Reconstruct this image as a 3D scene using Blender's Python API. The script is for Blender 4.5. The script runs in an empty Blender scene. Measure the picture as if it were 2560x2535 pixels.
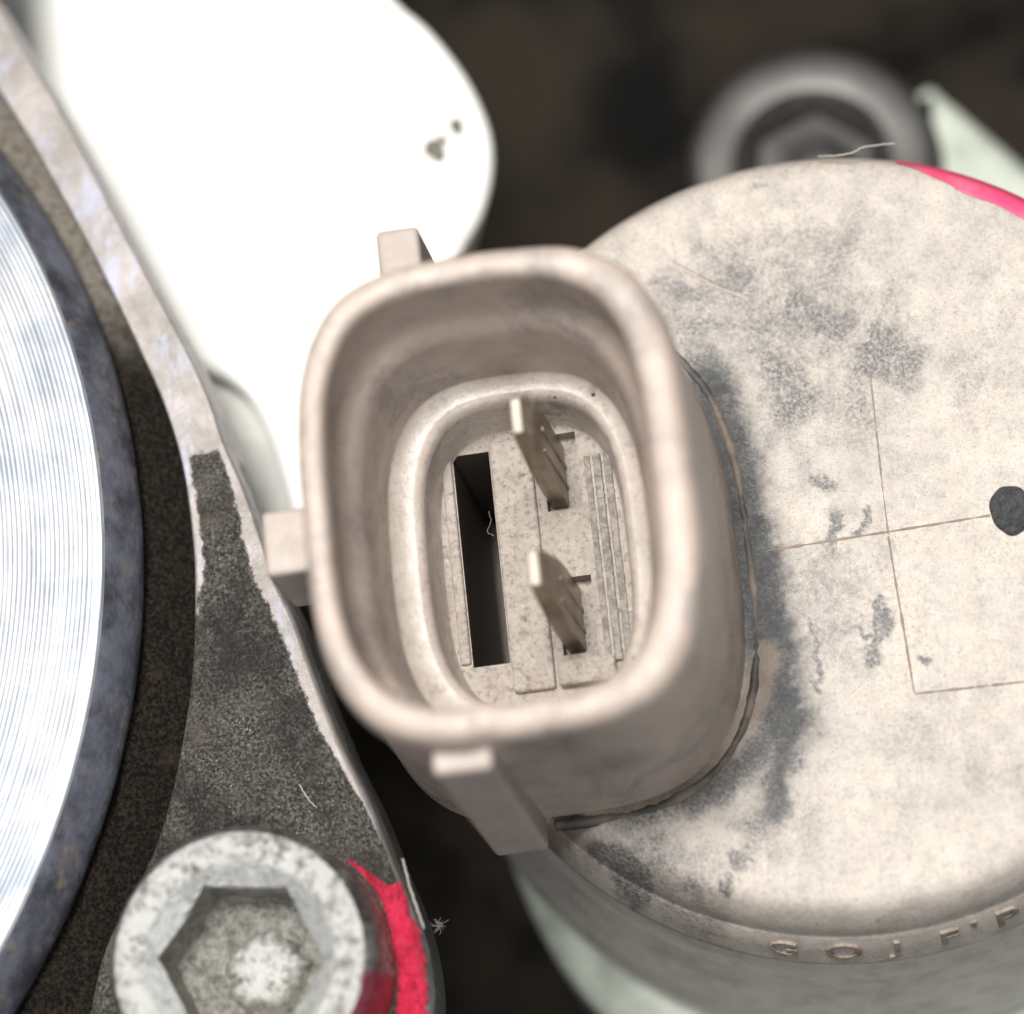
import bpy, math, random
import numpy as np
from mathutils import Matrix, Vector

random.seed(7)
rng = np.random.default_rng(7)
scene = bpy.context.scene
col = scene.collection
scene.unit_settings.system = 'METRIC'
scene.unit_settings.scale_length = 0.01          # one unit is one centimetre: the view is about 4 cm wide

# ------------------------------------------------------------------ camera
# world z is the common axis of valve, bolt and wheel; x and y run along the plug socket
W, H, D, PXCM = 2560, 2535, 12.0, 625.0
_t = math.radians(18)
_az = np.array([.48, -.877]); _az /= np.linalg.norm(_az)
_z = np.array([-math.sin(_t)*_az[0], -math.sin(_t)*_az[1], math.cos(_t)])
_d = np.array([math.cos(math.radians(8)), math.sin(math.radians(8)), 0.])
_d[2] = -(_d @ _z)/_z[2]
_X = _d/np.linalg.norm(_d)
_Y = np.cross(_z, _X)
R = np.stack([_X, _Y, _z], 1)
CAM = R.T @ np.array([0, 0, D])
def P(px, py, z):                                # photograph pixel and a height -> point of the place
    ray = R.T @ np.array([px-W/2, -(py-H/2), -PXCM*D])
    return CAM + ray*((z-CAM[2])/ray[2])
def Q(px, py, z):                                # the same in 1932 pixel coordinates
    return P(px*1.3251, py*1.3251, z)

cam = bpy.data.cameras.new('camera')
cam_o = bpy.data.objects.new('camera', cam)
col.objects.link(cam_o)
m = np.eye(4); m[:3, :3] = R.T; m[:3, 3] = CAM
cam_o.matrix_world = Matrix(m.tolist())
cam.sensor_width = 36
cam.lens = PXCM*D/W*36
cam.clip_start, cam.clip_end = .5, 400
cam.dof.use_dof = True
cam.dof.focus_distance = 11.80
cam.dof.aperture_fstop = cam.lens*.001/.42
scene.camera = cam_o

# ------------------------------------------------------------------ light
world = bpy.data.worlds.new('World'); scene.world = world
world.use_nodes = True
bg = world.node_tree.nodes['Background']
bg.inputs[0].default_value = (.93, .97, 1, 1)
bg.inputs[1].default_value = .15
def area(name, direction, dist, size, power, colour, target=(0, 0, 0)):
    l = bpy.data.lights.new(name, 'AREA'); l.shape = 'DISK'; l.size = size; l.energy = power; l.color = colour
    o = bpy.data.objects.new(name, l); col.objects.link(o)
    v = Vector(direction).normalized()
    o.location = Vector(target)+v*dist
    o.rotation_euler = v.to_track_quat('Z', 'Y').to_euler()
    return o
area('workshop_lamp', (-.02, .13, .99), 30, 10, 15400, (1, .975, .94))
area('window_light', (.18, -.66, .72), 34, 14, 3800, (.95, .98, 1))
view = scene.view_settings
view.view_transform = 'Standard'; view.look = 'None'; view.gamma = 1; view.use_curve_mapping = False
view.exposure = 0.0
scene.cycles.use_denoising = True

# ------------------------------------------------------------------ material helpers
class Mat:
    def __init__(s, name, rough=.6, metal=0., spec=.5):
        s.m = bpy.data.materials.new(name); s.m.use_nodes = True
        s.t = s.m.node_tree; s.n = s.t.nodes
        s.b = s.n['Principled BSDF']
        s.b.inputs['Roughness'].default_value = rough
        s.b.inputs['Metallic'].default_value = metal
        s.b.inputs['Specular IOR Level'].default_value = spec
        s.co = s.n.new('ShaderNodeTexCoord').outputs['Object']
    def put(s, sock, v):
        if isinstance(v, bpy.types.NodeSocket): s.t.links.new(v, sock)
        elif isinstance(v, tuple): sock.default_value = v if len(v) == 4 or sock.type == 'VECTOR' else (*v, 1)
        else: sock.default_value = v
    def set(s, name, v): s.put(s.b.inputs[name], v)
    def scaled(s, v):
        n = s.n.new('ShaderNodeMapping'); s.put(n.inputs[0], s.co); n.inputs['Scale'].default_value = v
        return n.outputs[0]
    def noise(s, scale, detail=4, rough=.55, vec=None, off=0., dist=0.):
        n = s.n.new('ShaderNodeTexNoise'); n.noise_dimensions = '4D'
        s.put(n.inputs['Vector'], vec or s.co); n.inputs['W'].default_value = off
        n.inputs['Scale'].default_value = scale; n.inputs['Detail'].default_value = detail
        n.inputs['Roughness'].default_value = rough; n.inputs['Distortion'].default_value = dist
        return n.outputs['Fac']
    def voro(s, scale, feature='F1', rnd=1.):
        n = s.n.new('ShaderNodeTexVoronoi'); n.feature = feature; s.put(n.inputs['Vector'], s.co)
        n.inputs['Scale'].default_value = scale; n.inputs['Randomness'].default_value = rnd
        return n.outputs['Distance']
    def step(s, v, a, b, lo=0., hi=1.):
        n = s.n.new('ShaderNodeMapRange'); n.interpolation_type = 'SMOOTHSTEP'
        s.put(n.inputs[0], v); n.inputs[1].default_value = a; n.inputs[2].default_value = b
        n.inputs[3].default_value = lo; n.inputs[4].default_value = hi
        return n.outputs[0]
    def math(s, op, a, b=0., clamp=False):
        n = s.n.new('ShaderNodeMath'); n.operation = op; n.use_clamp = clamp
        s.put(n.inputs[0], a); s.put(n.inputs[1], b)
        return n.outputs[0]
    def mix(s, f, a, b, mode='MIX'):
        n = s.n.new('ShaderNodeMix'); n.data_type = 'RGBA'; n.blend_type = mode
        s.put(n.inputs[0], f); s.put(n.inputs[6], a); s.put(n.inputs[7], b)
        return n.outputs[2]
    def attr(s, name):
        n = s.n.new('ShaderNodeAttribute'); n.attribute_name = name
        return n.outputs['Fac']
    def xyz(s):
        n = s.n.new('ShaderNodeSeparateXYZ'); s.put(n.inputs[0], s.co)
        return n.outputs
    def bump(s, h, dist=.01, strength=1., prev=None):
        n = s.n.new('ShaderNodeBump'); n.inputs['Distance'].default_value = dist
        n.inputs['Strength'].default_value = strength; s.put(n.inputs['Height'], h)
        if prev is not None: s.put(n.inputs['Normal'], prev)
        return n.outputs[0]

def plastic(name, base, dirt=.5, rough=.5, grain=1., specks=True):
    k = Mat(name, rough)
    v = k.step(k.noise(3.2, 5), .35, .7)
    c = k.mix(v, base, tuple(x*.86 for x in base))
    c = k.mix(k.step(k.noise(22, 5, .65, off=3), .45, .75, 0, .35*dirt), c, (.30, .27, .25))
    c = k.mix(k.step(k.noise(6, 6, .7, off=6), .56, .74, 0, .6*dirt), c, (.19, .165, .15))
    if specks:
        sp = k.math('MULTIPLY', k.step(k.voro(24), .05, .10, 1, 0), k.step(k.noise(4, 2, off=9), .52, .6))
        c = k.mix(k.math('MULTIPLY', sp, .85), c, (.035, .03, .03))
    k.set('Base Color', c)
    k.set('Roughness', k.step(k.noise(14, 4, off=5), .3, .7, rough-.1, rough+.14))
    k.set('Normal', k.bump(k.noise(55, 5, .6), .006*grain, .8))
    return k

BEIGE = (.475, .39, .335)
M = {}
kp = plastic('beige_plastic', BEIGE, .7, .34)
src = kp.b.inputs['Base Color'].links[0].from_socket
sm = kp.math('MULTIPLY', kp.step(kp.noise(2.6, 6, .72, off=21, dist=.6), .46, .64), kp.step(kp.noise(38, 5, .75, off=22), .35, .62, .35, 1))
c = kp.mix(kp.math('MULTIPLY', sm, .72), src, (.15, .14, .14))
sc_ = kp.step(kp.noise(5, 5, .7, kp.scaled((7, .8, 7)), off=24), .60, .66)
kp.set('Base Color', kp.mix(kp.math('MULTIPLY', sc_, .35), c, (.22, .19, .17))); M['plastic'] = kp.m
k = Mat('gritty_socket_plastic', .45)
a = k.noise(42, 6, .75); b = k.noise(12, 5, .65, off=3)
c = k.mix(k.step(b, .35, .65), (.53, .47, .42), (.44, .375, .325))
c = k.mix(k.step(a, .47, .66, 0, .8), c, (.21, .19, .175))
c = k.mix(k.step(k.noise(20, 6, .7, off=6), .56, .68, 0, .75), c, (.13, .115, .105))
c = k.mix(k.step(k.noise(30, 4, .7, off=9), .60, .70, 0, .8), c, (.66, .63, .58))
k.set('Base Color', c); k.set('Roughness', k.step(b, .3, .7, .34, .56)); k.set('Normal', k.bump(k.math('ADD', a, b), .02, .9)); M['plastic_inner'] = k.m
M['plastic_tab'] = plastic('beige_tab_plastic', (.43, .365, .325), .5, .5).m

# cap: dusty cream plastic with grey grime; the attribute holds where the grime sits
k = Mat('cream_cap_plastic', .55)
fine = k.noise(48, 7, .72)
mid = k.noise(9, 6, .68, off=2)
c = k.mix(k.step(k.noise(2.1, 4), .3, .7), (.54, .475, .41), (.46, .41, .362))
c = k.mix(k.step(fine, .52, .76, 0, .5), c, (.25, .22, .20))
pores = k.step(k.voro(40), .06, .13, 1, 0)
c = k.mix(k.math('MULTIPLY', pores, k.step(k.noise(7, 3, off=4), .45, .62)), c, (.10, .085, .08))
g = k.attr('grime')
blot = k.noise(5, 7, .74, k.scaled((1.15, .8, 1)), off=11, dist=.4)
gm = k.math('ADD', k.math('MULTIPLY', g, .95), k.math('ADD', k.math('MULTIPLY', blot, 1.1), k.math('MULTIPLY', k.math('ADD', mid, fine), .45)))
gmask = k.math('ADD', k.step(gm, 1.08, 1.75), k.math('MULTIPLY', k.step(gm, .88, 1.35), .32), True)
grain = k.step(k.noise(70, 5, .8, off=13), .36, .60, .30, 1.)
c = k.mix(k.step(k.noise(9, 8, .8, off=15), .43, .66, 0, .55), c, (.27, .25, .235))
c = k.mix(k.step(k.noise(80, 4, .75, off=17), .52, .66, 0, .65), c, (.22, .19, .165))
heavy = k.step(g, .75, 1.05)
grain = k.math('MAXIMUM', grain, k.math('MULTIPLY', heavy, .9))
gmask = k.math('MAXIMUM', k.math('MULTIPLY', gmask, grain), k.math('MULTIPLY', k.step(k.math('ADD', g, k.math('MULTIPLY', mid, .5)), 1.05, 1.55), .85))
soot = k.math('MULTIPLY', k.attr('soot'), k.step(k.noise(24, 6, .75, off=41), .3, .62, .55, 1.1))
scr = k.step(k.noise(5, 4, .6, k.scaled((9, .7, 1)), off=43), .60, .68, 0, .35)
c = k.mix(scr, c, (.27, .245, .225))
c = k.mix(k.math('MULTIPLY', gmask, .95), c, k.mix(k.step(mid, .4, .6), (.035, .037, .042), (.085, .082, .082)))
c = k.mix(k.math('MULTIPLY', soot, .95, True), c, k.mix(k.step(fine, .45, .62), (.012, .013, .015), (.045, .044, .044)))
br = k.step(k.math('ADD', k.attr('brown'), k.math('MULTIPLY', fine, .7)), .62, 1.1)
c = k.mix(k.math('MULTIPLY', br, .75), c, (.17, .125, .085))
k.set('Base Color', c)
k.set('Roughness', k.step(mid, .3, .7, .28, .52))
k.set('Normal', k.bump(k.math('ADD', fine, k.math('MULTIPLY', k.noise(120, 3, off=8), .5)), .006, .7))
M['cap'] = k.m

k = Mat('seam_bead', .6)
c = k.mix(k.step(k.noise(4, 5, .6), .36, .62), (.17, .135, .105), (.035, .032, .030))
k.set('Base Color', c); k.set('Normal', k.bump(k.noise(30, 5), .008, .8)); M['bead'] = k.m

k = Mat('grey_body_plastic', .5)
c = k.mix(k.step(k.noise(7, 6, .65), .4, .68), (.60, .555, .49), (.44, .405, .355))
k.set('Base Color', c); k.set('Normal', k.bump(k.noise(40, 5), .008, .8)); M['body'] = k.m

def flat(name, colr, rough=.6, metal=0., scale=20, var=.3, bump=.006):
    k = Mat(name, rough, metal)
    c = k.mix(k.step(k.noise(scale, 5, .6), .35, .7), colr, tuple(x*(1-var) for x in colr))
    k.set('Base Color', c)
    if bump: k.set('Normal', k.bump(k.noise(scale*2.5, 4), bump, .8))
    return k.m
M['groove'] = flat('dark_brown_slot', (.11, .088, .072), .5)
M['line'] = flat('parting_line', (.26, .20, .155), .7)
M['letter'] = flat('letter_grime', (.33, .27, .215), .55, scale=22, var=.55)
M['dimple'] = flat('dark_dimple', (.05, .052, .055), .6, scale=30, var=.7, bump=.02)
M['white'] = flat('white_plastic', (.86, .86, .82), .35, scale=1.5, var=.05, bump=0)
M['white_side'] = flat('shaded_flange_plastic', (.66, .66, .61), .5, scale=3, var=.3, bump=0)  # greyer copy of the white plastic, holding the lower level's shade
M['pale'] = flat('pale_green_plastic', (.50, .54, .46), .45, scale=4, var=.45, bump=0)
M['dent'] = flat('dirty_dent', (.16, .15, .11), .7, scale=9)
M['fibre'] = flat('lint', (.52, .50, .46), .8, bump=0)
M['dark_fibre'] = flat('grey_lint', (.30, .29, .27), .8, bump=0)
M['bgscrew'] = flat('dark_zinc', (.085, .082, .078), .42, .6, scale=3, var=.4, bump=0)

k = Mat('speckled_ledge_plastic', .3)
a = k.noise(34, 6, .75); b = k.noise(7, 6, .7, off=3)
c = k.mix(k.step(b, .35, .65), (.48, .42, .375), (.385, .33, .285))
c = k.mix(k.step(a, .50, .68, 0, .7), c, (.24, .21, .19))
c = k.mix(k.step(k.noise(5, 7, .75, off=6), .54, .70, 0, .75), c, (.17, .14, .115))
c = k.mix(k.math('MULTIPLY', k.step(k.voro(11), .07, .11, 1, 0), k.step(k.noise(5, 2, off=9), .50, .56)), c, (.03, .028, .03))
k.set('Base Color', c); k.set('Roughness', k.step(b, .3, .7, .13, .30)); k.set('Normal', k.bump(a, .004, .7)); M['ledge'] = k.m

k = Mat('tarnished_pin', .34, .8)
c = k.mix(k.step(k.noise(5, 5, .6, k.scaled((4, 4, .7))), .35, .65), (.31, .26, .20), (.16, .12, .085))
k.set('Base Color', c); k.set('Normal', k.bump(k.noise(9, 4, .6, k.scaled((5, 5, .8))), .005, .7)); M['pin'] = k.m
M['pin_tip'] = flat('pin_tip_plating', (.46, .405, .33), .5, .3, scale=18, var=.25)

k = Mat('flaky_plastic', .3)
c = k.mix(k.step(k.noise(30, 5, .7), .4, .6), (.58, .535, .49), (.36, .32, .285))
k.set('Base Color', c); k.set('Normal', k.bump(k.noise(26, 6, .75), .05, 1)); M['flaky'] = k.m

# wheel: turned steel with fine concentric lines, slight heat tint
k = Mat('turned_steel', .33, 1.)
x, y, _ = k.xyz()
rad = k.math('SQRT', k.math('ADD', k.math('MULTIPLY', x, x), k.math('MULTIPLY', y, y)))
wob = k.math('MULTIPLY', k.noise(2.5, 3), .006)
cx = k.n.new('ShaderNodeCombineXYZ'); k.put(cx.inputs[0], k.math('MULTIPLY', k.math('ADD', rad, wob), 92.)); k.put(cx.inputs[1], k.math('MULTIPLY', y, .8))
tool = k.noise(1., 3, .6, cx.outputs[0], off=2)
wave = k.math('SINE', k.math('MULTIPLY', k.math('ADD', rad, wob), 330.))
wave2 = k.math('SINE', k.math('MULTIPLY', rad, 900.))
tint = k.noise(2.2, 6, .7, dist=.5)
c = k.mix(k.step(tint, .38, .60), (.29, .315, .36), (.43, .435, .44))
c = k.mix(k.step(k.noise(2.4, 5, .65, off=7), .57, .68, 0, .6), c, (.40, .32, .25))
c = k.mix(k.step(k.math('ADD', k.math('MULTIPLY', wave, .26), tool), .36, .78, 0, .62), c, (.075, .085, .105))
c = k.mix(k.math('MULTIPLY', k.step(k.noise(11, 7, .75, off=3), .62, .70), .8), c, (.14, .13, .12))
k.set('Base Color', c)
k.set('Roughness', k.step(k.noise(5, 4), .3, .7, .46, .58))
k.set('Normal', k.bump(k.math('ADD', k.math('MULTIPLY', wave, .3), k.math('MULTIPLY', tool, 2.)), .0012, .5)); M['steel'] = k.m

k = Mat('blued_chamfer_steel', .42, .35)
c = k.mix(k.step(k.noise(3.5, 6, .7), .35, .65), (.17, .18, .225), (.045, .045, .055))
c = k.mix(k.step(k.noise(7, 5, .7, off=4), .54, .66, 0, .8), c, (.24, .20, .155))
k.set('Base Color', c); k.set('Normal', k.bump(k.noise(30, 5, .6), .006, .8)); M['chamfer'] = k.m

# bracket: black rough coating, bare or dusty metal where the attribute says so
k = Mat('rough_black_coating', .5)
fine = k.noise(30, 6, .8); grit = k.noise(75, 4, .8, off=2)
blk = k.mix(k.step(grit, .40, .70), (.022, .021, .018), (.27, .25, .215))
blk = k.mix(k.math('MULTIPLY', k.step(k.voro(38), .10, .17, 1, 0), k.step(k.noise(16, 3, off=7), .5, .56)), blk, (.42, .41, .38))
blk = k.mix(k.step(k.noise(5, 6, .75, off=5), .48, .72, 0, .7), blk, (.17, .145, .115))
blk = k.mix(k.step(k.noise(2.4, 6, .75, off=31), .44, .64, 0, .8), blk, (.02, .019, .018))
bare = k.mix(k.step(k.noise(4, 6, .65, off=1), .35, .65), (.34, .31, .295), (.22, .20, .18))
bare = k.mix(k.step(k.noise(6, 5, .7, k.scaled((1, .35, 1)), off=8), .50, .64, 0, .75), bare, (.36, .37, .46))
mask = k.step(k.math('ADD', k.attr('bare'), k.math('MULTIPLY', k.math('SUBTRACT', k.noise(16, 7, .78), .5), 1.1)), .42, .60)
k.set('Base Color', k.mix(mask, blk, bare))
k.set('Metallic', k.math('MULTIPLY', mask, .35))
k.set('Roughness', k.step(fine, .35, .65, .34, .5))
hb = k.math('ADD', fine, k.math('MULTIPLY', grit, .8))
nb = k.n.new('ShaderNodeBump'); nb.inputs['Distance'].default_value = .022
k.put(nb.inputs['Height'], hb); k.put(nb.inputs['Strength'], k.step(mask, 0, 1, .9, .25))
k.set('Normal', nb.outputs[0]); M['bracket'] = k.m

k = Mat('shaded_brown_recess', .8, 0, .12)  # dark brown metal, deepened further to carry the groove's shadow
c = k.mix(k.step(k.noise(60, 5, .7), .40, .68), (.006, .005, .004), (.042, .033, .025))
c = k.mix(k.step(k.noise(9, 5, .7, off=3), .55, .72, 0, .6), c, (.06, .04, .026))
dust = k.step(k.math('ADD', k.attr('bare'), k.math('MULTIPLY', k.math('SUBTRACT', k.noise(6, 6, .7), .5), .6)), .3, .85)
c = k.mix(dust, c, k.mix(k.step(k.noise(30, 5), .4, .65), (.27, .24, .205), (.16, .14, .115)))
k.set('Base Color', c); k.set('Normal', k.bump(k.noise(60, 5, .7), .035, .9)); M['recess'] = k.m

# bolt: galvanised, speckled
def zinc(name, light, dark, lo, hi, rough):
    k = Mat(name, rough, .85)
    a = k.noise(26, 6, .75); b = k.noise(9, 4, .6, off=4)
    c = k.mix(k.step(k.math('ADD', k.math('MULTIPLY', a, .7), k.math('MULTIPLY', b, .3)), lo, hi), light, dark)
    c = k.mix(k.math('MULTIPLY', k.step(k.voro(32), .09, .16, 1, 0), k.step(b, .46, .56)), c, (.08, .07, .06))
    c = k.mix(k.step(k.noise(4.5, 5, .7, off=8), .60, .70, 0, .6), c, (.20, .16, .125))
    k.set('Base Color', c); k.set('Roughness', k.step(a, .3, .7, rough-.08, rough+.12))
    k.set('Normal', k.bump(k.math('ADD', a, k.noise(70, 4, off=6)), .014, .9))
    return k
M['zinc'] = zinc('galvanised_zinc', (.74, .735, .70), (.20, .185, .165), .47, .62, .36).m
M['zinc_bright'] = zinc('galvanised_chamfer', (.60, .61, .60), (.30, .29, .275), .45, .68, .34).m
M['zinc_shaded'] = zinc('galvanised_socket', (.40, .39, .355), (.16, .15, .13), .40, .62, .40).m  # the socket's shade put into a darker zinc
k = zinc('galvanised_head_side', (.55, .55, .53), (.13, .12, .115), .40, .56, .42)
pk = k.step(k.math('ADD', k.attr('pink'), k.math('MULTIPLY', k.math('SUBTRACT', k.noise(7, 5), .5), .5)), .42, .6)
src = k.b.inputs['Base Color'].links[0].from_socket
k.set('Base Color', k.mix(k.math('MULTIPLY', pk, .8), src, (.50, .06, .12))); M['zinc_side'] = k.m
k = Mat('pink_paint', .32)
k.set('Base Color', k.mix(k.step(k.noise(14, 5, .6), .4, .7), (.86, .035, .10), (.50, .012, .045)))
k.set('Roughness', k.step(k.noise(20, 4, off=4), .35, .65, .15, .5))
k.set('Normal', k.bump(k.noise(30, 5, .7), .06, 1.)); M['pink'] = k.m
k = Mat('pink_marker', .4)
k.set('Base Color', k.mix(k.step(k.noise(6, 4), .4, .7), (.74, .06, .16), (.60, .12, .19))); M['pink_mark'] = k.m

k = Mat('sooty_casting', .85, 0, .1)
c = k.mix(k.step(k.noise(.8, 5, .65), .42, .62), (.030, .024, .018), (.005, .005, .005))
c = k.mix(k.step(k.noise(2.2, 5, .7, off=3), .55, .75, 0, .6), c, (.03, .02, .012))
k.set('Base Color', c); k.set('Normal', k.bump(k.noise(6, 5), .1, .6)); M['block'] = k.m

# ------------------------------------------------------------------ mesh helpers
def empty(name, loc=(0, 0, 0)):
    o = bpy.data.objects.new(name, None); o.location = loc; o.empty_display_size = .3
    col.objects.link(o)
    return o
def tag(o, label, cat=None, group=None, kind=None):
    o['label'] = label
    if cat: o['category'] = cat
    if group: o['group'] = group
    if kind: o['kind'] = kind
    return o
def build(name, verts, faces, mat, parent=None, smooth=True, attrs=None, bevel=0, origin=None, segs=3):
    v = np.asarray(verts, float)
    o0 = np.zeros(3) if origin is None else np.asarray(origin, float)
    me = bpy.data.meshes.new(name)
    me.from_pydata((v-o0).tolist(), [], [list(f) for f in faces]); me.validate(); me.update()
    me.materials.append(mat)
    if smooth: me.polygons.foreach_set('use_smooth', [True]*len(me.polygons))
    for a, vals in (attrs or {}).items():
        at = me.attributes.new(a, 'FLOAT', 'POINT'); at.data.foreach_set('value', np.asarray(vals, np.float32))
    o = bpy.data.objects.new(name, me); col.objects.link(o)
    if parent is not None:
        o.parent = parent
        base = np.zeros(3); p = parent
        while p is not None: base += np.array(p.location); p = p.parent
        o.location = o0-base
    else:
        o.location = o0
    if bevel:
        b = o.modifiers.new('bevel', 'BEVEL'); b.width = bevel; b.segments = segs; b.limit_method = 'ANGLE'
        b.angle_limit = math.radians(35); b.harden_normals = False
    return o
def loft(rings, cap0=False, cap1=False, closed=True):
    n = len(rings[0]); v = [p for r in rings for p in r]; f = []
    for i in range(len(rings)-1):
        for j in range(n if closed else n-1):
            k2 = (j+1) % n
            f.append((i*n+j, i*n+k2, (i+1)*n+k2, (i+1)*n+j))
    if cap0: f.append(tuple(range(n-1, -1, -1)))
    if cap1: f.append(tuple(range((len(rings)-1)*n, len(rings)*n)))
    return v, f
def ring(c, r, z, n=128, a0=0., a1=2*math.pi):
    full = abs(a1-a0) > 6.28
    t = np.linspace(a0, a1, n, endpoint=not full)
    return np.c_[c[0]+r*np.cos(t), c[1]+r*np.sin(t), np.full(n, z)]
def squircle(x0, x1, y0, y1, z, e=3., n=144):
    t = np.linspace(0, 2*math.pi, n, endpoint=False); c, s = np.cos(t), np.sin(t)
    k = (np.abs(c)**e+np.abs(s)**e)**(-1/e)
    return np.c_[(x0+x1)/2+(x1-x0)/2*c*k, (y0+y1)/2+(y1-y0)/2*s*k, np.full(n, z)]
def box(x0, x1, y0, y1, z0, z1):
    v = [(x, y, z) for z in (z0, z1) for x, y in ((x0, y0), (x1, y0), (x1, y1), (x0, y1))]
    return v, [(3, 2, 1, 0), (4, 5, 6, 7), (0, 1, 5, 4), (1, 2, 6, 5), (2, 3, 7, 6), (3, 0, 4, 7)]
def catmull(pts, per=8):
    p = np.asarray(pts, float); p = np.r_[[2*p[0]-p[1]], p, [2*p[-1]-p[-2]]]; out = []
    for i in range(1, len(p)-2):
        for t in np.linspace(0, 1, per, endpoint=False):
            a, b, c, d = p[i-1:i+3]
            out.append(.5*(2*b+(c-a)*t+(2*a-5*b+4*c-d)*t*t+(3*b-a-3*c+d)*t**3))
    out.append(p[-2])
    return np.array(out)
def closed_curve(pts, per=6):
    p = list(pts); q = catmull([p[-1]]+p+[p[0], p[1]], per)
    return q[per:-per-1]
def tube(path, r, n=6):
    path = np.asarray(path, float); rings = []
    rr = np.full(len(path), r) if np.isscalar(r) else r
    for i, p in enumerate(path):
        t = path[min(i+1, len(path)-1)]-path[max(i-1, 0)]; t /= np.linalg.norm(t)+1e-9
        u = np.cross(t, [0, 0, 1.]); u = u/np.linalg.norm(u) if np.linalg.norm(u) > 1e-3 else np.array([1., 0, 0])
        w = np.cross(t, u)
        a = np.linspace(0, 2*math.pi, n, endpoint=False)
        rings.append(p+rr[i]*(np.cos(a)[:, None]*u+np.sin(a)[:, None]*w))
    return loft(rings, True, True)
def poly_dist(p, line):
    best = np.full(len(p), 1e9)
    for a, b in zip(line[:-1], line[1:]):
        ab = b-a; t = np.clip(((p-a)@ab)/(ab@ab+1e-12), 0, 1)
        best = np.minimum(best, np.linalg.norm(p-(a+t[:, None]*ab), axis=1))
    return best
def resample(pts, n):
    p = np.asarray(pts, float); s = np.r_[0, np.cumsum(np.linalg.norm(np.diff(p, axis=0), axis=1))]
    t = np.linspace(0, s[-1], n)
    return np.c_[tuple(np.interp(t, s, p[:, i]) for i in range(p.shape[1]))]
def inset(outline, d):
    p = np.asarray(outline, float); t = np.roll(p, -1, 0)-np.roll(p, 1, 0)
    t /= np.linalg.norm(t, axis=1)[:, None]+1e-9
    nrm = np.c_[-t[:, 1], t[:, 0]]
    area2 = np.sum(p[:, 0]*np.roll(p[:, 1], -1)-np.roll(p[:, 0], -1)*p[:, 1])
    return p+nrm*d*(1 if area2 > 0 else -1)
def rounded_slab(outline, ztop, zbot, rad, drop=0.):
    """outline: closed xy loop; rounded top edge, sloping wall"""
    o = resample(np.r_[outline, outline[:1]], 161)[:-1]
    rings = [np.c_[inset(o, -drop), np.full(len(o), zbot)]]
    for a in np.linspace(0, 90, 7):
        q = inset(o, rad*(1-math.cos(math.radians(a))))
        rings.append(np.c_[q, np.full(len(o), ztop-rad+rad*math.sin(math.radians(a)))])
    return loft(rings, True, True)

# ------------------------------------------------------------------ engine casting far below
n = 60
gx, gy = np.meshgrid(np.linspace(-16, 16, n), np.linspace(-16, 16, n))
hz = -4.6+.5*np.sin(gx*.7+gy*.3)+.45*np.sin(gy*.9-gx*.5+1.)+.25*np.sin(gx*1.7+2)*np.cos(gy*1.3)
v = np.c_[gx.ravel(), gy.ravel(), hz.ravel()]
f = [(i*n+j, i*n+j+1, (i+1)*n+j+1, (i+1)*n+j) for i in range(n-1) for j in range(n-1)]
tag(build('ground', v, f, M['block']), 'sooty dark engine casting far below, out of focus', kind='structure')

# ------------------------------------------------------------------ white plastic housing, upper left, below the bracket
cup = empty('white_housing', (-1.5, 1.8, -3.6))
tag(cup, 'glaring white plastic housing with a rounded end behind the plug socket', 'housing')
ZC = -.88
pts = [(745, -5), (803, 45), (868, 125), (908, 200), (927, 265), (925, 335), (905, 405), (868, 470), (838, 560), (830, 700), (790, 880), (700, 1000), (600, 1020),
       (552, 985), (528, 900), (498, 810), (440, 725), (300, 650), (60, 430), (-200, 130), (-450, -200), (200, -520), (500, -330), (640, -140)]
ol = closed_curve([Q(x, y, ZC)[:2] for x, y in pts], 8)
v, f = rounded_slab(ol, ZC, ZC-.9, .06, -.22)
build('shell', v, f, M['white'], cup)
pts = [(700, 700), (640, 1000), (590, 1050), (540, 1040), (450, 960), (300, 780), (80, 500), (-200, 100), (-400, -350), (200, -500), (420, 300)]
ol = closed_curve([Q(x, y, ZC-.15)[:2] for x, y in pts], 8)
v, f = rounded_slab(ol, ZC-.15, ZC-1.6, .08, -.1)
build('flange', v, f, M['white_side'], cup)
for (x, y, rx, ry, an) in ((822, 285, 19, 27, 25), (862, 240, 13, 20, 15), (838, 262, 6, 12, 40)):
    c = Q(x, y, ZC); s = 1.3251/PXCM*1.12; rr = []
    for q in (1., .8, .5):
        t = np.linspace(0, 2*math.pi, 24, endpoint=False); a = math.radians(an)
        ex, ey = rx*s*q*np.cos(t)*(1+.2*np.sin(3*t)), ry*s*q*np.sin(t)
        rr.append(np.c_[c[0]+ex*math.cos(a)-ey*math.sin(a), c[1]+ex*math.sin(a)+ey*math.cos(a), np.full(24, ZC+.004+.012*(1-q*q))])
    v, f = loft(rr, True, True)
    build('dent', v, f, M['dent'], cup)

# ------------------------------------------------------------------ pale housing under the valve, bottom
ZP = -1.75
edge = [(925, 1500), (938, 1570), (962, 1645), (1003, 1740), (1052, 1825), (1120, 1905), (1200, 1975), (1400, 2080), (1700, 2150), (2100, 2080), (2300, 1800), (2250, 1300), (1700, 1100), (1150, 1250)]
ol = closed_curve([Q(x, y, ZP)[:2] for x, y in edge], 8)
v, f = rounded_slab(ol, ZP, ZP-1.6, .22, .05)
tag(build('valve_mount', v, f, M['pale'], origin=(1.3, -.3, ZP-1.6)), 'pale green plastic mount showing below the round valve', 'mount')

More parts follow.
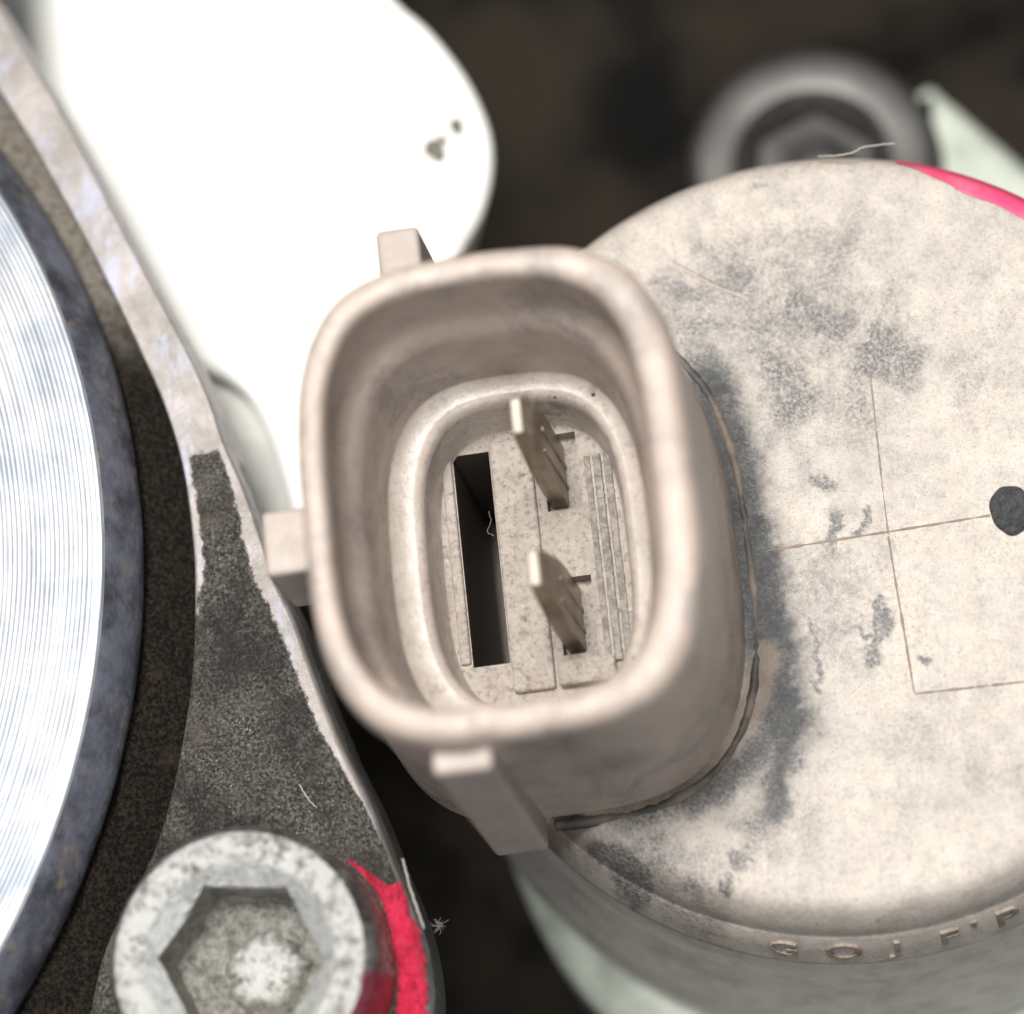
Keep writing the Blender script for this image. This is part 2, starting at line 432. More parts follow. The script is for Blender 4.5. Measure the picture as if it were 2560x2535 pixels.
# ------------------------------------------------------------------ hexagon socket screws
def screw(name, c, ztop, rad, rot, mats, head=.5, pink=None, hexr=.315, deep=.34):
    e = empty(name, (c[0], c[1], ztop-head))
    N = 180; a = np.linspace(0, 2*math.pi, N, endpoint=False)
    # head side
    prof = [(rad*1.01, ztop-head), (rad, ztop-head+.02), (rad, ztop-.11), (rad-.012, ztop-.06), (rad-.035, ztop-.022)]
    v, f = loft([ring(c, r, z, N) for r, z in prof])
    at = None
    if pink: at = {'pink': pink(np.array(v))}
    side = build('head', v, f, mats[0], e, attrs=at, origin=(*c, ztop-head))
    # rim: slightly domed ring
    ch = hexr*1.13
    prof = [(rad-.035, ztop-.022), (rad-.06, ztop-.006), (rad-.085, ztop), (ch+.03, ztop), (ch+.012, ztop-.005), (ch, ztop-.016)]
    v, f = loft([ring(c, r, z, N) for r, z in prof])
    build('rim', v, f, mats[1], e, origin=(*c, ztop-head))
    # countersink from circle to hexagon; the cone reaches lower at the flats
    def hx(t):
        q = (t-rot) % (math.pi/3)-math.pi/6
        return hexr*math.cos(math.pi/6)/np.cos(q)
    hr = hx(a)
    zz = ztop-.016-(ch-hr)*.75
    rings = []
    for q in np.linspace(0, 1, 4):
        r = ch+(hr-ch)*q
        rings.append(np.c_[c[0]+r*np.cos(a), c[1]+r*np.sin(a), (ztop-.016)+(zz-(ztop-.016))*q])
    v, f = loft(rings)
    build('countersink', v, f, mats[2], e, origin=(*c, ztop-head))
    # socket wall and floor with a drill cone
    w0 = np.c_[c[0]+hr*np.cos(a), c[1]+hr*np.sin(a), zz]
    zf = ztop-deep
    w1 = w0.copy(); w1[:, 2] = zf
    rings = [w0, w0*[1, 1, 0]+[0, 0, zf+.05], w1*[1, 1, 0]+[0, 0, zf+.008]]
    h2 = hr*.94; rings.append(np.c_[c[0]+h2*np.cos(a), c[1]+h2*np.sin(a), np.full(N, zf)])
    v, f = loft(rings)
    build('socket_wall', v, f, mats[-1], e, origin=(*c, ztop-head))
    rr = [np.c_[c[0]+h2*np.cos(a), c[1]+h2*np.sin(a), np.full(N, zf)]]
    off = np.array([.035, -.02])
    for q, dz in ((.86, .002), (.66, .004), (.58, .010)):
        blend = np.clip((q-.5)/.3, 0, 1)
        r = (h2*blend+hexr*.92*(1-blend))*q
        wv = 1+.05*np.sin(5*a+1)*(q < .7)+.03*np.sin(11*a)*(q < .7)
        rr.append(np.c_[c[0]+off[0]*(1-q)+r*wv*np.cos(a), c[1]+off[1]*(1-q)+r*wv*np.sin(a), np.full(N, zf+dz)])
    v, f = loft(rr, False, True)
    build('socket_floor', v, f, mats[3], e, origin=(*c, ztop-head))
    rr = []
    for q, dz in ((.56, .008), (.50, .045), (.44, .075), (.34, .092), (.18, .099), (.02, .10)):
        wv = 1+.06*np.sin(5*a+1)+.04*np.sin(11*a)+.02*np.sin(23*a)
        r = hexr*.92*q*wv
        rr.append(np.c_[c[0]+off[0]+r*np.cos(a), c[1]+off[1]+r*np.sin(a), np.full(N, zf+dz)])
    v, f = loft(rr, False, True)
    build('glint_dome', v, f, mats[1], e, origin=(*c, ztop-head))  # lighter zinc than the floor, its glint put into the colour
    return e
def fit_circle(pts):
    p = np.array(pts)[:, :2]; A = np.c_[2*p, np.ones(len(p))]; q = np.linalg.lstsq(A, (p**2).sum(1), rcond=None)[0]
    return q[:2], math.sqrt(q[2]+q[0]**2+q[1]**2)
BC, BR = fit_circle([Q(x, y, .60) for x, y in [(205, 1800), (250, 1690), (340, 1600), (455, 1560), (560, 1580), (650, 1650), (690, 1740)]])
ZB = .15
hexc = [P(400, 2378, .2)]
def pinkmask(v):
    a = np.degrees(np.arctan2(v[:, 1]-BC[1], v[:, 0]-BC[0]))
    return np.clip(1-np.abs(a+42)/46, 0, 1)*1.6
BC = BC+[-.010, .012]; BR *= 1.03
tag(screw('socket_screw', BC, .60, BR, math.radians(172), (M['zinc_side'], M['zinc'], M['zinc_bright'], M['zinc_shaded']), .45, pinkmask),
    'speckled silver hexagon socket screw on the black bracket', 'screw', 'hexagon socket screws')
bc = Q(1532, 305, -2.0)[:2]
tag(screw('socket_screw', bc, -2.0, .62, math.radians(200), (M['bgscrew'],)*4, .35, hexr=.315, deep=.13),
    'dark blurred hexagon socket screw behind the round valve', 'screw', 'hexagon socket screws')
# pale lug beside it
ZL = -2.2
lug = [(1738, 160), (1790, 182), (1850, 232), (1935, 305), (2050, 420), (2100, 700), (1800, 760), (1600, 600), (1640, 300)]
ol = closed_curve([Q(x, y, ZL)[:2] for x, y in lug], 8)
v, f = rounded_slab(ol, ZL, ZL-1.6, .10, -.2)
tag(build('lug', v, f, M['pale'], origin=(2.3, 1.5, ZL-1.6)), 'pale green blurred lug beside the dark screw behind the valve', 'lug')

WHEEL = (*fit_circle([Q(x, y, .42) for x, y in [(0, 345), (60, 470), (110, 600), (150, 700), (180, 820), (197, 960), (200, 1050), (190, 1200), (165, 1350), (130, 1480), (90, 1600), (40, 1720), (0, 1790)]]), .42)
# ------------------------------------------------------------------ turned wheel at the left
DC, DR, ZD = WHEEL
wheel = empty('machined_wheel', (*DC, -.7))
tag(wheel, 'bright turned steel wheel with fine concentric lines at the left edge', 'wheel')
N = 360
prof = [(.02, ZD), (1., ZD), (2., ZD), (2.6, ZD), (3.0, ZD), (DR-.012, ZD), (DR, ZD-.008)]
v, f = loft([ring(DC, r, z, N) for r, z in prof], True)
build('face', v, f, M['steel'], wheel, origin=(*DC, ZD))
prof = [(DR, ZD-.008), (DR+.02, ZD-.03), (DR+.085, ZD-.19), (DR+.095, ZD-.225), (DR+.09, ZD-.26), (DR+.07, ZD-.30), (DR+.07, ZD-.65)]
v, f = loft([ring(DC, r, z, N) for r, z in prof])
build('chamfer', v, f, M['chamfer'], wheel, origin=(*DC, ZD))

# ------------------------------------------------------------------ bracket with its recess around the wheel
br = empty('bracket', (-1.3, -.6, -1.2))
tag(br, 'rough black bracket with pale bare edge between wheel and valve', 'bracket')
Rt = [(-60, -85), (0, 15), (60, 115), (120, 218), (200, 372), (270, 507), (333, 622), (390, 740), (420, 828), (462, 925), (497, 1025), (520, 1095), (556, 1170), (598, 1288), (648, 1412), (697, 1512), (740, 1625), (768, 1692), (792, 1765), (806, 1845), (806, 1925), (795, 2020), (770, 2120)]
Lt = [(-60, 85), (0, 175), (60, 272), (130, 395), (200, 528), (268, 672), (310, 768), (343, 880), (360, 1000), (366, 1100), (362, 1250), (345, 1380), (324, 1485), (298, 1575), (268, 1645), (225, 1725), (190, 1805), (165, 1913), (140, 2020), (120, 2120)]
NT, NU = 220, 40
Rw = resample(catmull([Q(x, y, ZB) for x, y in Rt], 10), NT)
Lw = resample(catmull([Q(x, y, ZB) for x, y in Lt], 10), NT)
rows, bare = [], []
pb = Q(410, 852, ZB)[1]                               # where the black coating begins
us = np.r_[0, .004, .02, np.linspace(.05, .95, NU-6), .98, .996, 1]
zo = np.interp(us, [0, .004, .02, .05, .95, .98, .996, 1], [-.05, -.018, -.004, 0, 0, -.004, -.018, -.05])
for i in range(NT):
    q = Lw[i]+(Rw[i]-Lw[i])*us[:, None]
    wid = np.linalg.norm(Rw[i]-Lw[i])
    q[:, 2] += zo+.006*np.sin(q[:, 0]*7)*np.sin(q[:, 1]*6)
    low = q[0]+[-.01, 0, -.5]; low2 = q[-1]+[.005, 0, -.32]
    mid2 = q[-1]+[.012, 0, -.12]
    rows.append(np.r_[[low], q, [mid2, low2]])
    y = q[:, 1]
    top = np.clip((y-pb)/.10+.5, 0, 1)
    dl, dr = us*wid, (1-us)*wid
    lip = np.where((q[:, 1] > Q(500, 1240, ZB)[1]), np.clip(1-dl/.10, 0, 1)*np.clip((y-Q(380, 1230, ZB)[1])/.35, 0, 1), 0)
    wr = np.interp(y, [Q(740, 1600, ZB)[1], Q(640, 1400, ZB)[1], Q(540, 1150, ZB)[1], Q(500, 1080, ZB)[1], Q(430, 860, ZB)[1]], [.012, .06, .085, .10, .045])
    rim = np.clip(1.2-dr/wr*.8, 0, 1)
    b = np.maximum(np.maximum(top, lip), rim)
    bare.append(np.r_[b[0]*.5, b, min(.9, top[-1]), top[-1]*.5])
n = NU+3
v = np.concatenate(rows); f = [(i*n+j, i*n+j+1, (i+1)*n+j+1, (i+1)*n+j) for i in range(NT-1) for j in range(n-1)]
f = [tuple(reversed(q)) for q in f]
build('plate', v, f, M['bracket'], br, attrs={'bare': np.concatenate(bare)})
# recess floor: a ring sector round the wheel, stepping up to the plate
N2 = 200; a = np.linspace(-1.0, .95, N2); rings, at = [], []
for r, z in ((DR+.05, .10), (DR+.10, .11), (DR+.16, .08), (DR+.24, .03), (DR+.34, .00), (DR+.42, -.01), (DR+.7, -.02), (DR+1.1, -.03)):
    t = ring(DC, r, z, N2, -1.0, .95)
    t[:, 2] += .012*np.sin(a*40+r*30)
    rings.append(t)
    at.append(np.clip((t[:, 1]-Q(280, 760, 0)[1])/1.0+.25, 0, 1))
rw = [r for r in rings]
keep = np.array(rw)
# stay left of the bracket edge: clamp the outer rings to the plate's left side
for kx in range(len(rw)):
    for j in range(N2):
        i = np.argmin(np.abs(Lw[:, 1]-keep[kx][j, 1]))
        keep[kx][j, 0] = min(keep[kx][j, 0], Lw[i, 0]+.12)
v, f = loft(list(keep), closed=False)
build('recess', v, f, M['recess'], br, attrs={'bare': np.concatenate(at)})
# pink paint seal beside the screw: a lumpy strip lying on the plate
inner = [(640, 1612), (676, 1645), (706, 1680), (725, 1722), (737, 1770), (745, 1820), (748, 1870), (742, 1925), (735, 1990)]
outer = [(648, 1612), (700, 1646), (738, 1672), (756, 1664), (770, 1712), (792, 1765), (804, 1842), (805, 1925), (795, 1995)]
A = resample(catmull([Q(x, y, ZB+.01) for x, y in inner], 8), 90); B = resample(catmull([Q(x, y, ZB+.01) for x, y in outer], 8), 90)
rows = []
for i in range(90):
    u = np.linspace(0, 1, 15); w = A[i]+(B[i]-A[i])*u[:, None]
    jag = .006*math.sin(i*1.3)+.008*math.sin(i*.57+2)
    w[:, :2] += (B[i]-A[i])[:2]*jag*(u[:, None]**3)*4
    w[:, 2] += .055*np.sqrt(np.clip(1-(2*u-1)**2, 0, 1))*min(1, i/25)-.02+.006*rng.standard_normal(15)
    rows.append(w)
v, f = loft(rows, closed=False)
f = [tuple(reversed(q)) for q in f]
build('paint_seal', v, f, M['pink'], br)['label'] = 'glossy pink paint mark beside the screw'

# ------------------------------------------------------------------ solenoid valve: cap, plug socket, body
CC = np.array([1.246, -.236]); CR = 1.529
valve = empty('solenoid_valve', (*CC, -2.2))
tag(valve, 'grimy cream plastic valve with oval two-pin plug socket', 'valve')
N = 720
prof = [(r, 0.) for r in np.r_[.01, np.linspace(.05, 1.44, 130)]]+[(1.475, -.002), (1.50, -.008), (1.52, -.020), (1.54, -.045), (1.56, -.08), (1.58, -.125), (1.592, -.17), (1.60, -.215),
        (1.603, -.235), (1.607, -.24), (1.615, -.25), (1.65, -.38), (1.672, -.465), (1.678, -.49), (1.672, -.51), (1.655, -.52)]
rings = [ring(CC, r, z, N) for r, z in prof]
v, f = loft(rings, True)
v = np.array(v)
top = np.clip(1-(np.hypot(v[:, 0]-CC[0], v[:, 1]-CC[1])-1.40)/.12, 0, 1)
v[:, 2] += .006*np.sin(v[:, 0]*3.1+1)*np.sin(v[:, 1]*2.7)*top
def qp(pts): return np.array([Q(x, y, 0.)[:2] for x, y in pts])
px = 1.3251/PXCM
def wob(q, fr, ph):
    return np.sin(q[:, 0]*fr+ph+1.7*np.sin(q[:, 1]*fr*.83+ph*2))*np.cos(q[:, 1]*fr*1.13-ph+1.3*np.sin(q[:, 0]*fr*.71))
wp = v[:, :2].copy()
for fr, am in ((9, .030), (23, .022), (57, .014), (120, .008)):
    wp[:, 0] += am*wob(v, fr, fr*.37); wp[:, 1] += am*wob(v, fr, fr*.91+2)
soot = np.zeros(len(v)); grime = np.zeros(len(v)); brown = np.zeros(len(v))
def stain(line, w, s, arr):
    line = qp(line if len(line) > 1 else [line[0], (line[0][0]+1, line[0][1])])
    d = poly_dist(wp, line)/(w*px)
    np.maximum(arr, s*np.exp(-(d/.95)**2), out=arr)
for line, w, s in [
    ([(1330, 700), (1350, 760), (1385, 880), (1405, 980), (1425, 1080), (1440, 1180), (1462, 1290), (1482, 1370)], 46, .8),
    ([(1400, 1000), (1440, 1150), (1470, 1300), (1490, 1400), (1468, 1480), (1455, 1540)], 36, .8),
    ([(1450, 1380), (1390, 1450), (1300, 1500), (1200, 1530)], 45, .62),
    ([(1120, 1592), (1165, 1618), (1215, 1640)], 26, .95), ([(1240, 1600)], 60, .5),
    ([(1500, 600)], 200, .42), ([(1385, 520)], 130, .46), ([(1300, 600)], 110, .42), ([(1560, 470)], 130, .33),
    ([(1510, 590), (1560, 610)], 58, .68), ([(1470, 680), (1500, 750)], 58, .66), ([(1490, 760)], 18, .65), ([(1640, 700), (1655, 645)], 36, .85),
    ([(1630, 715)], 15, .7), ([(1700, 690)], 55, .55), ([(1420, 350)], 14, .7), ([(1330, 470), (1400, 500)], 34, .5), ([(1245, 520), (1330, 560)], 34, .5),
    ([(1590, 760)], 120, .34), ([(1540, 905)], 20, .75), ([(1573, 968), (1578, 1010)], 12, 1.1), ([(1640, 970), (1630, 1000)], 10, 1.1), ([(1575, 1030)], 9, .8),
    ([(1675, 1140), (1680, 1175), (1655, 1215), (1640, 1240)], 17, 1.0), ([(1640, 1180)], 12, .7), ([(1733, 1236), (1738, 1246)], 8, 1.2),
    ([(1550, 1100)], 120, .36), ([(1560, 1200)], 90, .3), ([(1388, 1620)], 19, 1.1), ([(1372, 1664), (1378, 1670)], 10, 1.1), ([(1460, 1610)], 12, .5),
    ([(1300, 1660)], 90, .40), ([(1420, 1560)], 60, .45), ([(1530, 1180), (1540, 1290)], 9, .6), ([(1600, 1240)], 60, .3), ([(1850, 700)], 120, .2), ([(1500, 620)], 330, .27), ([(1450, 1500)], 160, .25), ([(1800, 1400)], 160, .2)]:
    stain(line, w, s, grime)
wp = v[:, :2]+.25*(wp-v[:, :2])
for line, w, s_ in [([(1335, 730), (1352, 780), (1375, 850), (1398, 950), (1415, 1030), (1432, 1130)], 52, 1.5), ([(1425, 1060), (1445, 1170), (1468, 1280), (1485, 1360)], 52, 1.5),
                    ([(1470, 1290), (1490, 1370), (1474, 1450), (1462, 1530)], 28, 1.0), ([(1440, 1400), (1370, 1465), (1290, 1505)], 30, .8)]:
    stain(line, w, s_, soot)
stain([(1445, 1240), (1415, 1330), (1340, 1430), (1220, 1500), (1060, 1545), (1000, 1560)], 40, .85, brown)
stain([(1500, 300), (1560, 320)], 60, .35, brown)
# grime in the lettering band
rr_ = np.hypot(v[:, 0]-CC[0], v[:, 1]-CC[1])
aa_ = np.arctan2(v[:, 1]-CC[1], v[:, 0]-CC[0])
band = (rr_ > 1.555)
brown[band] = np.maximum(brown[band], .25+.15*np.sin(aa_[band]*23)*np.sin(aa_[band]*7))
fc = v[[q[0] for q in f]]                                # open under the plug socket
ins = (np.abs((fc[:, 0]-.14)/.70)**3+np.abs((fc[:, 1]+.30)/.88)**3 < 1) & (fc[:, 2] > -.02)
f = [q for q, b in zip(f, ins) if not b]
cap = build('cap', v, f, M['cap'], valve, attrs={'grime': grime, 'brown': brown, 'soot': soot}, origin=(*CC, 0))
prof = [(1.655, -.52), (1.655, -.55), (1.70, -.75), (1.712, -.80), (1.715, -.86), (1.79, -1.2), (1.84, -1.5), (1.84, -2.2)]
v, f = loft([ring(CC, r, z, 200) for r, z in prof])
build('body', v, f, M['body'], valve, origin=(*CC, -2.2))

# parting lines and panel edge on the cap, as low ridges
def ridge(pts, w, h, name, mat, z=.0065):
    p = np.array([Q(x, y, 0.) for x, y in pts]); p = resample(p, 30)
    p[:, 2] = z+.006*np.sin(p[:, 0]*3.1+1)*np.sin(p[:, 1]*2.7)-.006
    t = np.gradient(p, axis=0); t /= np.linalg.norm(t, axis=1)[:, None]
    nn = np.c_[-t[:, 1], t[:, 0], np.zeros(30)]
    ww = w*(1+.3*rng.standard_normal(30))[:, None]
    rows = [p-nn*ww, p-nn*ww*.5+[0, 0, h], p+nn*ww*.5+[0, 0, h], p+nn*ww]
    v, f = loft(rows, closed=False)
    f = [tuple(reversed(q)) for q in f]
    return build(name, v, f, mat, cap)
ridge([(1448, 1040), (1560, 1022), (1680, 1003), (1790, 985), (1868, 972)], .0045, .003, 'parting_line', M['line'])
ridge([(1640, 690), (1652, 800), (1665, 920), (1676, 1008)], .0028, .002, 'parting_line', M['line'])
ridge([(1676, 1012), (1690, 1100), (1708, 1205), (1725, 1308)], .004, .003, 'parting_line', M['line'])
ridge([(1727, 1309), (1800, 1301), (1932, 1286), (2000, 1278)], .004, .003, 'parting_line', M['line'])
ridge([(1262, 488), (1320, 520), (1372, 545)], .0022, .002, 'scratch', M['line'])
ridge([(1290, 512), (1350, 540), (1410, 562)], .004, .003, 'scratch', M['plastic'])
# dimple at the right edge: a low dark disc in place of a hollow
c = Q(1907, 962, 0); rr = []
t = np.linspace(0, 2*math.pi, 40, endpoint=False)
for q, dz in ((1, 0), (.93, .012), (.8, .014), (.6, .006), (.2, .0)):
    r = 38*px*q*(1+.03*np.sin(3*t)+.02*np.sin(7*t+1))
    rr.append(np.c_[c[0]+r*np.cos(t), c[1]+r*1.25*np.sin(t), np.full(40, .002+dz)])
v, f = loft(rr, False, True)
build('gate_mark', v, f, M['dimple'], cap)
# pink marker line along the cap's edge
def capz(r): return np.interp(r, [q[0] for q in prof_cap], [q[1] for q in prof_cap])
prof_cap = [(1.44, 0), (1.475, -.002), (1.50, -.008), (1.52, -.020), (1.54, -.045), (1.56, -.08), (1.58, -.125), (1.592, -.17), (1.60, -.215)]
s0 = Q(1690, 309, -.05); a0 = math.atan2(s0[1]-CC[1], s0[0]-CC[0])
rows = []
for i in range(60):
    u = i/59; a = a0-.62*u
    rin = 1.535-.075*min(1, u*3.2)+.003*math.sin(i*.5)*min(1, u*6)
    rs = np.linspace(rin, 1.59, 12)
    rows.append(np.c_[CC[0]+(rs+.002)*math.cos(a), CC[1]+(rs+.002)*math.sin(a), capz(rs)+.006])
v, f = loft(rows, closed=False)
build('paint_line', v, f, M['pink_mark'], cap)['label'] = 'pink paint line on the cap edge'

# raised characters on the sloping band
def glyph(ch, ang, size, flip=0., r0=1.612, z0=-.24, r1=1.672, z1=-.465, up=.5):
    cu = bpy.data.curves.new('c', 'FONT'); cu.body = ch; cu.size = size; cu.extrude = .006; cu.bevel_depth = .003
    cu.align_x = 'CENTER'; cu.align_y = 'CENTER'; cu.resolution_u = 4
    o = bpy.data.objects.new('tmp', cu); col.objects.link(o)
    dg = bpy.context.evaluated_depsgraph_get()
    me = bpy.data.meshes.new_from_object(o.evaluated_get(dg)); bpy.data.objects.remove(o)
    v = np.array([q.co[:] for q in me.vertices]); f = [tuple(p.vertices) for p in me.polygons]
    sl = math.hypot(r1-r0, z1-z0)
    tr, tz = (r0-r1)/sl, (z0-z1)/sl                  # up the slope
    nr, nz = tz, -tr                                 # outward
    if flip: v[:, 0], v[:, 1] = -v[:, 0].copy(), -v[:, 1].copy()
    rm, zm = r1+(r0-r1)*up, z1+(z0-z1)*up
    r = rm+tr*v[:, 1]+nr*(v[:, 2]+.004); z = zm+tz*v[:, 1]+nz*(v[:, 2]+.004)
    a = ang+v[:, 0]/rm
    w = np.c_[CC[0]+r*np.cos(a), CC[1]+r*np.sin(a), z]
    return build('raised_character', w, f, M['letter'], cap, smooth=False)
def band_angle(x, y):
    p = P(x, y, -.36); return math.atan2(p[1]-CC[1], p[0]-CC[0])
for ch, x, y, s in (('G', 1958, 2378, .17), ('O', 2110, 2382, .19), ('J', 2245, 2378, .16), ('F', 2375, 2348, .18), ("'", 2438, 2325, .2), ('P', 2520, 2298, .20)):
    glyph(ch, band_angle(x, y), s)

# plug socket ------------------------------------------------------
ZR = 1.35
S = [(-.60, .82, -1.22, .64, -.40, 3.), (-.645, .876, -1.268, .66, -.10, 3.), (-.64, .872, -1.262, .655, .02, 3.), (-.63, .865, -1.255, .64, .10, 3.),
     (-.612, .84, -1.235, .60, .8, 3.), (-.606, .824, -1.23, .585, 1.20, 3.), (-.600, .812, -1.225, .578, 1.29, 3.), (-.590, .797, -1.213, .568, 1.328, 3.), (-.572, .775, -1.193, .550, 1.346, 3.),
     (-.548, .745, -1.165, .525, 1.35, 3.), (-.520, .700, -1.130, .495, 1.347, 3.), (-.507, .680, -1.112, .479, 1.338, 3.), (-.500, .666, -1.104, .470, 1.318, 3.), (-.496, .66, -1.10, .466, 1.28, 3.),
     (-.512, .670, -1.110, .482, 1.22, 3.), (-.514, .670, -1.11, .484, 1.06, 3.), (-.508, .660, -1.104, .478, 1.01, 3.), (-.480, .628, -1.075, .450, .955, 3.), (-.456, .604, -1.053, .426, .90, 3.), (-.449, .595, -1.046, .418, .85, 3.), (-.446, .59, -1.042, .414, .76, 3.),
     (-.440, .58, -1.035, .405, .50, 3.), (-.432, .57, -1.025, .397, .462, 3.), (-.425, .557, -1.012, .390, .45, 3.),
     (-.338, .512, -.94, .330, .45, 3.1), (-.315, .494, -.92, .310, .444, 3.2), (-.300, .481, -.91, .297, .425, 3.2), (-.294, .474, -.903, .290, .38, 3.2), (-.284, .464, -.89, .280, .17, 3.3), (-.274, .454, -.88, .270, .15, 3.3)]
LEDGE = next(i for i, q in enumerate(S) if q[4] == .462)
rings = [squircle(*s[:5], s[5]+(.35 if s[4] > 1. else 0), 200) for s in S]
# small moulding unevenness along the rim
for i, r in enumerate(rings):
    if S[i][4] > 1.2:
        t = np.linspace(0, 2*math.pi, 200, endpoint=False)
        bump = .022*np.exp(-((r[:, 0]+.02)/.05)**2)*(r[:, 1] < -.9)+.018*np.exp(-((r[:, 0]-.20)/.03)**2)*(r[:, 1] < -.9)
        r[:, 2] -= bump
        r[:, 1] += bump*.8
        r[:, 2] += .004*np.sin(t*9)+.003*np.sin(t*17+1)
v, f = loft(rings[:LEDGE+1])
sock = build('plug_socket', v, f, M['plastic'], valve, origin=(.12, -.33, 0))
sub = lambda name, vf, mat, **kw: build(name, vf[0], vf[1], mat, sock, **kw)
sub('seal_ledge', loft(rings[LEDGE:]), M['ledge'])
# socket floor with openings
ZF = .15
SLOT = (-.198, -.052, -.672, .196); PK1 = (.158, .298, -.085, .228); PK2 = (.158, .298, -.672, -.362)
def rect(b, z): return [(b[0], b[2], z), (b[1], b[2], z), (b[1], b[3], z), (b[0], b[3], z)]
xs = sorted({-.29, .47, SLOT[0], SLOT[1], PK1[0], PK1[1]}); ys = sorted({-.895, .285, SLOT[2], SLOT[3], PK1[2], PK1[3], PK2[2], PK2[3]})
v = [(x, y, ZF) for y in ys for x in xs]; f = []
for j in range(len(ys)-1):
    for i in range(len(xs)-1):
        cx, cy = (xs[i]+xs[i+1])/2, (ys[j]+ys[j+1])/2
        if not any(b[0] < cx < b[1] and b[2] < cy < b[3] for b in (SLOT, PK1, PK2)):
            n = len(xs); f.append((j*n+i, j*n+i+1, (j+1)*n+i+1, (j+1)*n+i))
sub('socket_base', (v, f), M['plastic_inner'], smooth=False)
def well(name, b, z1, mat, wallmat=None):
    v, f = loft([rect(b, ZF), rect(b, ZF-.02), rect(b, z1)], False, False)
    v = list(map(tuple, v)); f = [tuple(reversed(q)) for q in f]+[(8, 9, 10, 11)]
    return sub(name, (v, f), mat, smooth=False)
well('key_slot', SLOT, -.85, M['groove'])
well('pin_pocket', PK1, .07, M['plastic_inner']); well('pin_pocket', PK2, .07, M['plastic_inner'])
sub('centre_bar', box(-.046, .118, -.80, .225, ZF-.03, ZF+.035), M['plastic_inner'], bevel=.014, smooth=False)
sub('slot_lip', box(-.246, -.203, -.66, .18, ZF-.03, ZF+.022), M['plastic_inner'], bevel=.012, smooth=False)
sub('end_block', box(.135, .36, -.80, -.70, ZF-.03, ZF+.06), M['plastic_inner'], bevel=.014, smooth=False)
for x0, x1, h in ((.318, .350, .010), (.354, .392, .022), (.396, .432, .016)):
    y = np.linspace(-.72, .12, 60); rows = []
    for yy in y:
        hh = h*(1+.12*rng.standard_normal()); j = .001*rng.standard_normal()
        rows.append([(x0+j, yy, ZF-.01), (x0+.006+j, yy, ZF+hh), (x1-.006+j, yy, ZF+hh*.9), (x1+j, yy, ZF-.01)])
    v, f = loft(rows, True, True, closed=False)
    sub('flaky_rib', (np.array(v), f), M['flaky'], smooth=False)
# terminals
def pin(cy, x0):
    th = .070; zt, zb = .90, .03; rows = []
    for z, hw, dx, tt in ((zb, .130, .034, th), (.42, .128, .020, th), (.58, .116, .014, th), (.80, .084, .004, th*.92), (zt, .070, .004, th*.62)):
        xa = x0+dx
        rows.append([(xa, cy-hw, z), (xa+tt, cy-hw, z), (xa+tt, cy+hw, z), (xa, cy+hw, z)])
    v, f = loft(rows, True, False)
    p = sub('terminal_pin', (np.array(v), f), M['pin'], smooth=False, bevel=.007, segs=2)
    hw = .070; xa = x0+.004; tt = th*.62
    v, f = box(xa+.001, xa+tt-.001, cy-hw+.001, cy+hw-.001, zt-.01, zt+.012)
    t = build('pin_tip', v, f, M['pin_tip'], p, smooth=False, bevel=.008, segs=2)
    for dy in (-.050, .035):
        v, f = box(-.004, .006, cy+dy-.011, cy+dy+.011, .05, .60); v = np.array(v, float)
        v[:, 0] += x0+th+np.interp(v[:, 2], [.03, .42, .58, .8], [.034, .020, .014, .004])
        build('stamped_rib', v, f, M['pin'], p, smooth=False, bevel=.004, segs=1)
pin(.075, .136); pin(-.515, .140)
# locating tabs
sub('tab', box(-.302, -.136, .46, .885, .42, .92), M['plastic_tab'], bevel=.022, smooth=False)
sub('tab', box(-.835, -.55, -.405, -.155, .40, .90), M['plastic_tab'], bevel=.022, smooth=False)
v = [(-.235, -1.15, 1.20), (-.02, -1.15, 1.20), (-.02, -1.295, 1.20), (-.235, -1.295, 1.20), (-.215, -1.15, -.06), (.0, -1.15, -.06), (.0, -1.385, -.06), (-.215, -1.385, -.06)]
sub('locking_tab', (v, [(3, 2, 1, 0), (4, 5, 6, 7), (0, 1, 5, 4), (1, 2, 6, 5), (2, 3, 7, 6), (3, 0, 4, 7)]), M['plastic_tab'], bevel=.024, smooth=False)
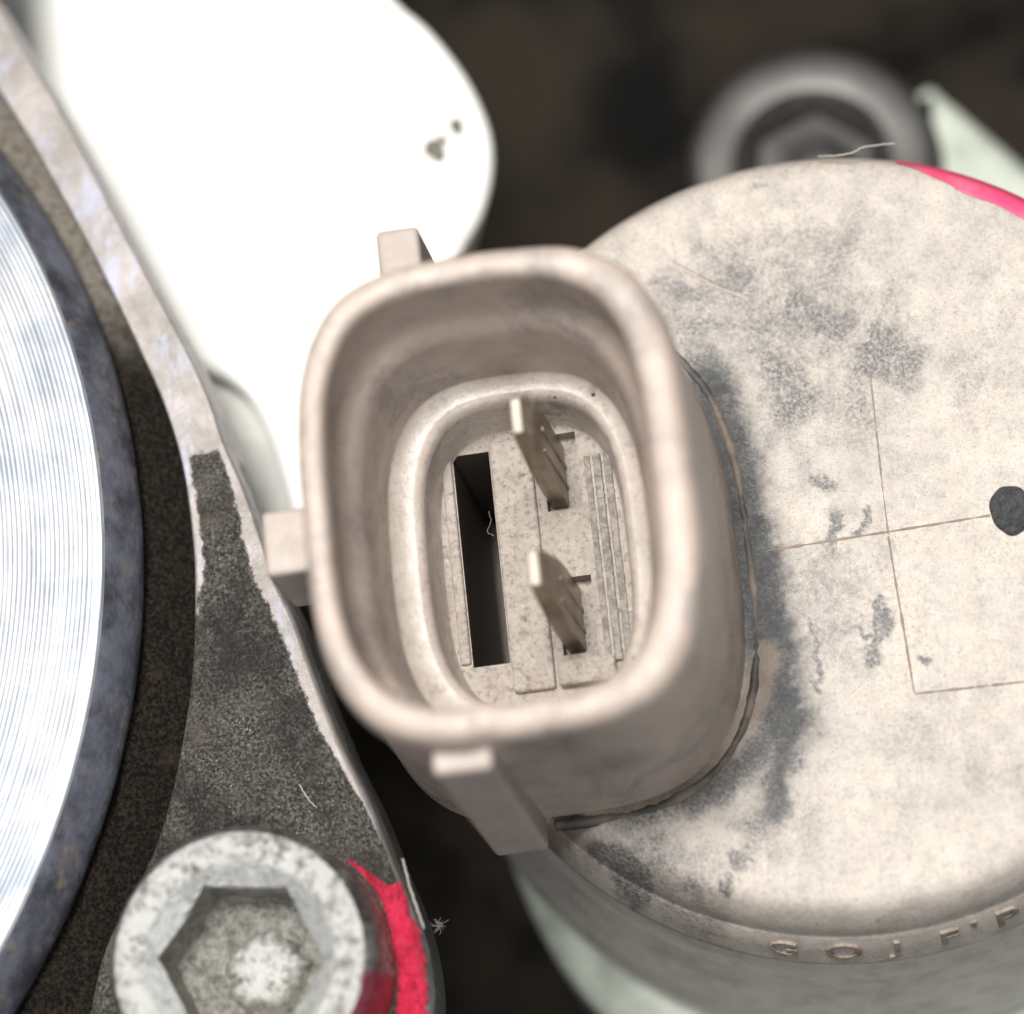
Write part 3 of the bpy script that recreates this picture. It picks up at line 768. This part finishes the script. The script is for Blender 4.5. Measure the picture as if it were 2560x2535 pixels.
# ragged seam bead where the socket meets the cap
sq = squircle(-.66, .915, -1.300, .70, .0, 3., 260)
i0 = [i for i in range(260) if not (sq[i, 0] < .02 and True)]
path = [sq[i % 260] for i in range(-95, 38) if sq[i % 260][0] > .03]
path = np.array(path)
path[:, :2] += .0015*rng.standard_normal((len(path), 2)); path[:, 2] = -.014
rad = .022+.002*np.sin(np.arange(len(path))*.31)+.001*rng.standard_normal(len(path))
v, f = tube(path, rad, 8)
sub('seam_bead', (v, f), M['bead'])

# ------------------------------------------------------------------ lint and hairs
def fibre(pts, r, mat, label, group=None):
    p = catmull(pts, 8)
    p = p+.0012*rng.standard_normal(p.shape)*np.array([1, 1, .3])
    v, f = tube(p, r, 6)
    o = build('lint_fibre', v, f, mat, origin=p[0])
    return tag(o, label, 'fibre', group)
fibre([Q(1543, 295, .02), Q(1580, 293, .05), Q(1608, 288, .07), Q(1632, 277, .07), Q(1690, 270, .02)], .0028, M['fibre'], 'thin pale hair standing on the far edge of the cap')
fibre([Q(760, 1620, .16), Q(768, 1655, .17), Q(782, 1700, .17), Q(800, 1752, .14)], .006, M['dark_fibre'], 'grey bristle along the bracket edge by the pink paint')
fibre([Q(565, 1480, .155), Q(580, 1505, .165), Q(598, 1525, .155)], .0022, M['fibre'], 'fine hair lying on the black bracket above the screw')
fibre([Q(922, 965, .05), Q(926, 985, .08), Q(919, 1003, .08), Q(932, 1010, .1)], .001, M['dark_fibre'], 'tiny curled hair inside the dark key slot')
def tuft(c, n, r, label):
    vs, fs = [], []
    for i in range(n):
        a = rng.uniform(0, 6.28); e = rng.uniform(-.2, 1.); d = np.array([math.cos(a)*math.cos(e), math.sin(a)*math.cos(e), math.sin(e)])*r*rng.uniform(.4, 1)
        k3 = rng.standard_normal(3)*r*.2
        v, f = tube(catmull([c, c+d*.5+k3, c+d], 3), .0009, 4)
        fs += [tuple(q+len(vs) for q in g) for g in f]; vs += list(map(tuple, v))
    return tag(build('lint_tuft', vs, fs, M['dark_fibre'], origin=c), label, 'lint')
tuft(Q(828, 1748, -.25), 22, .05, 'small star of lint in the dark gap beside the pink paint')
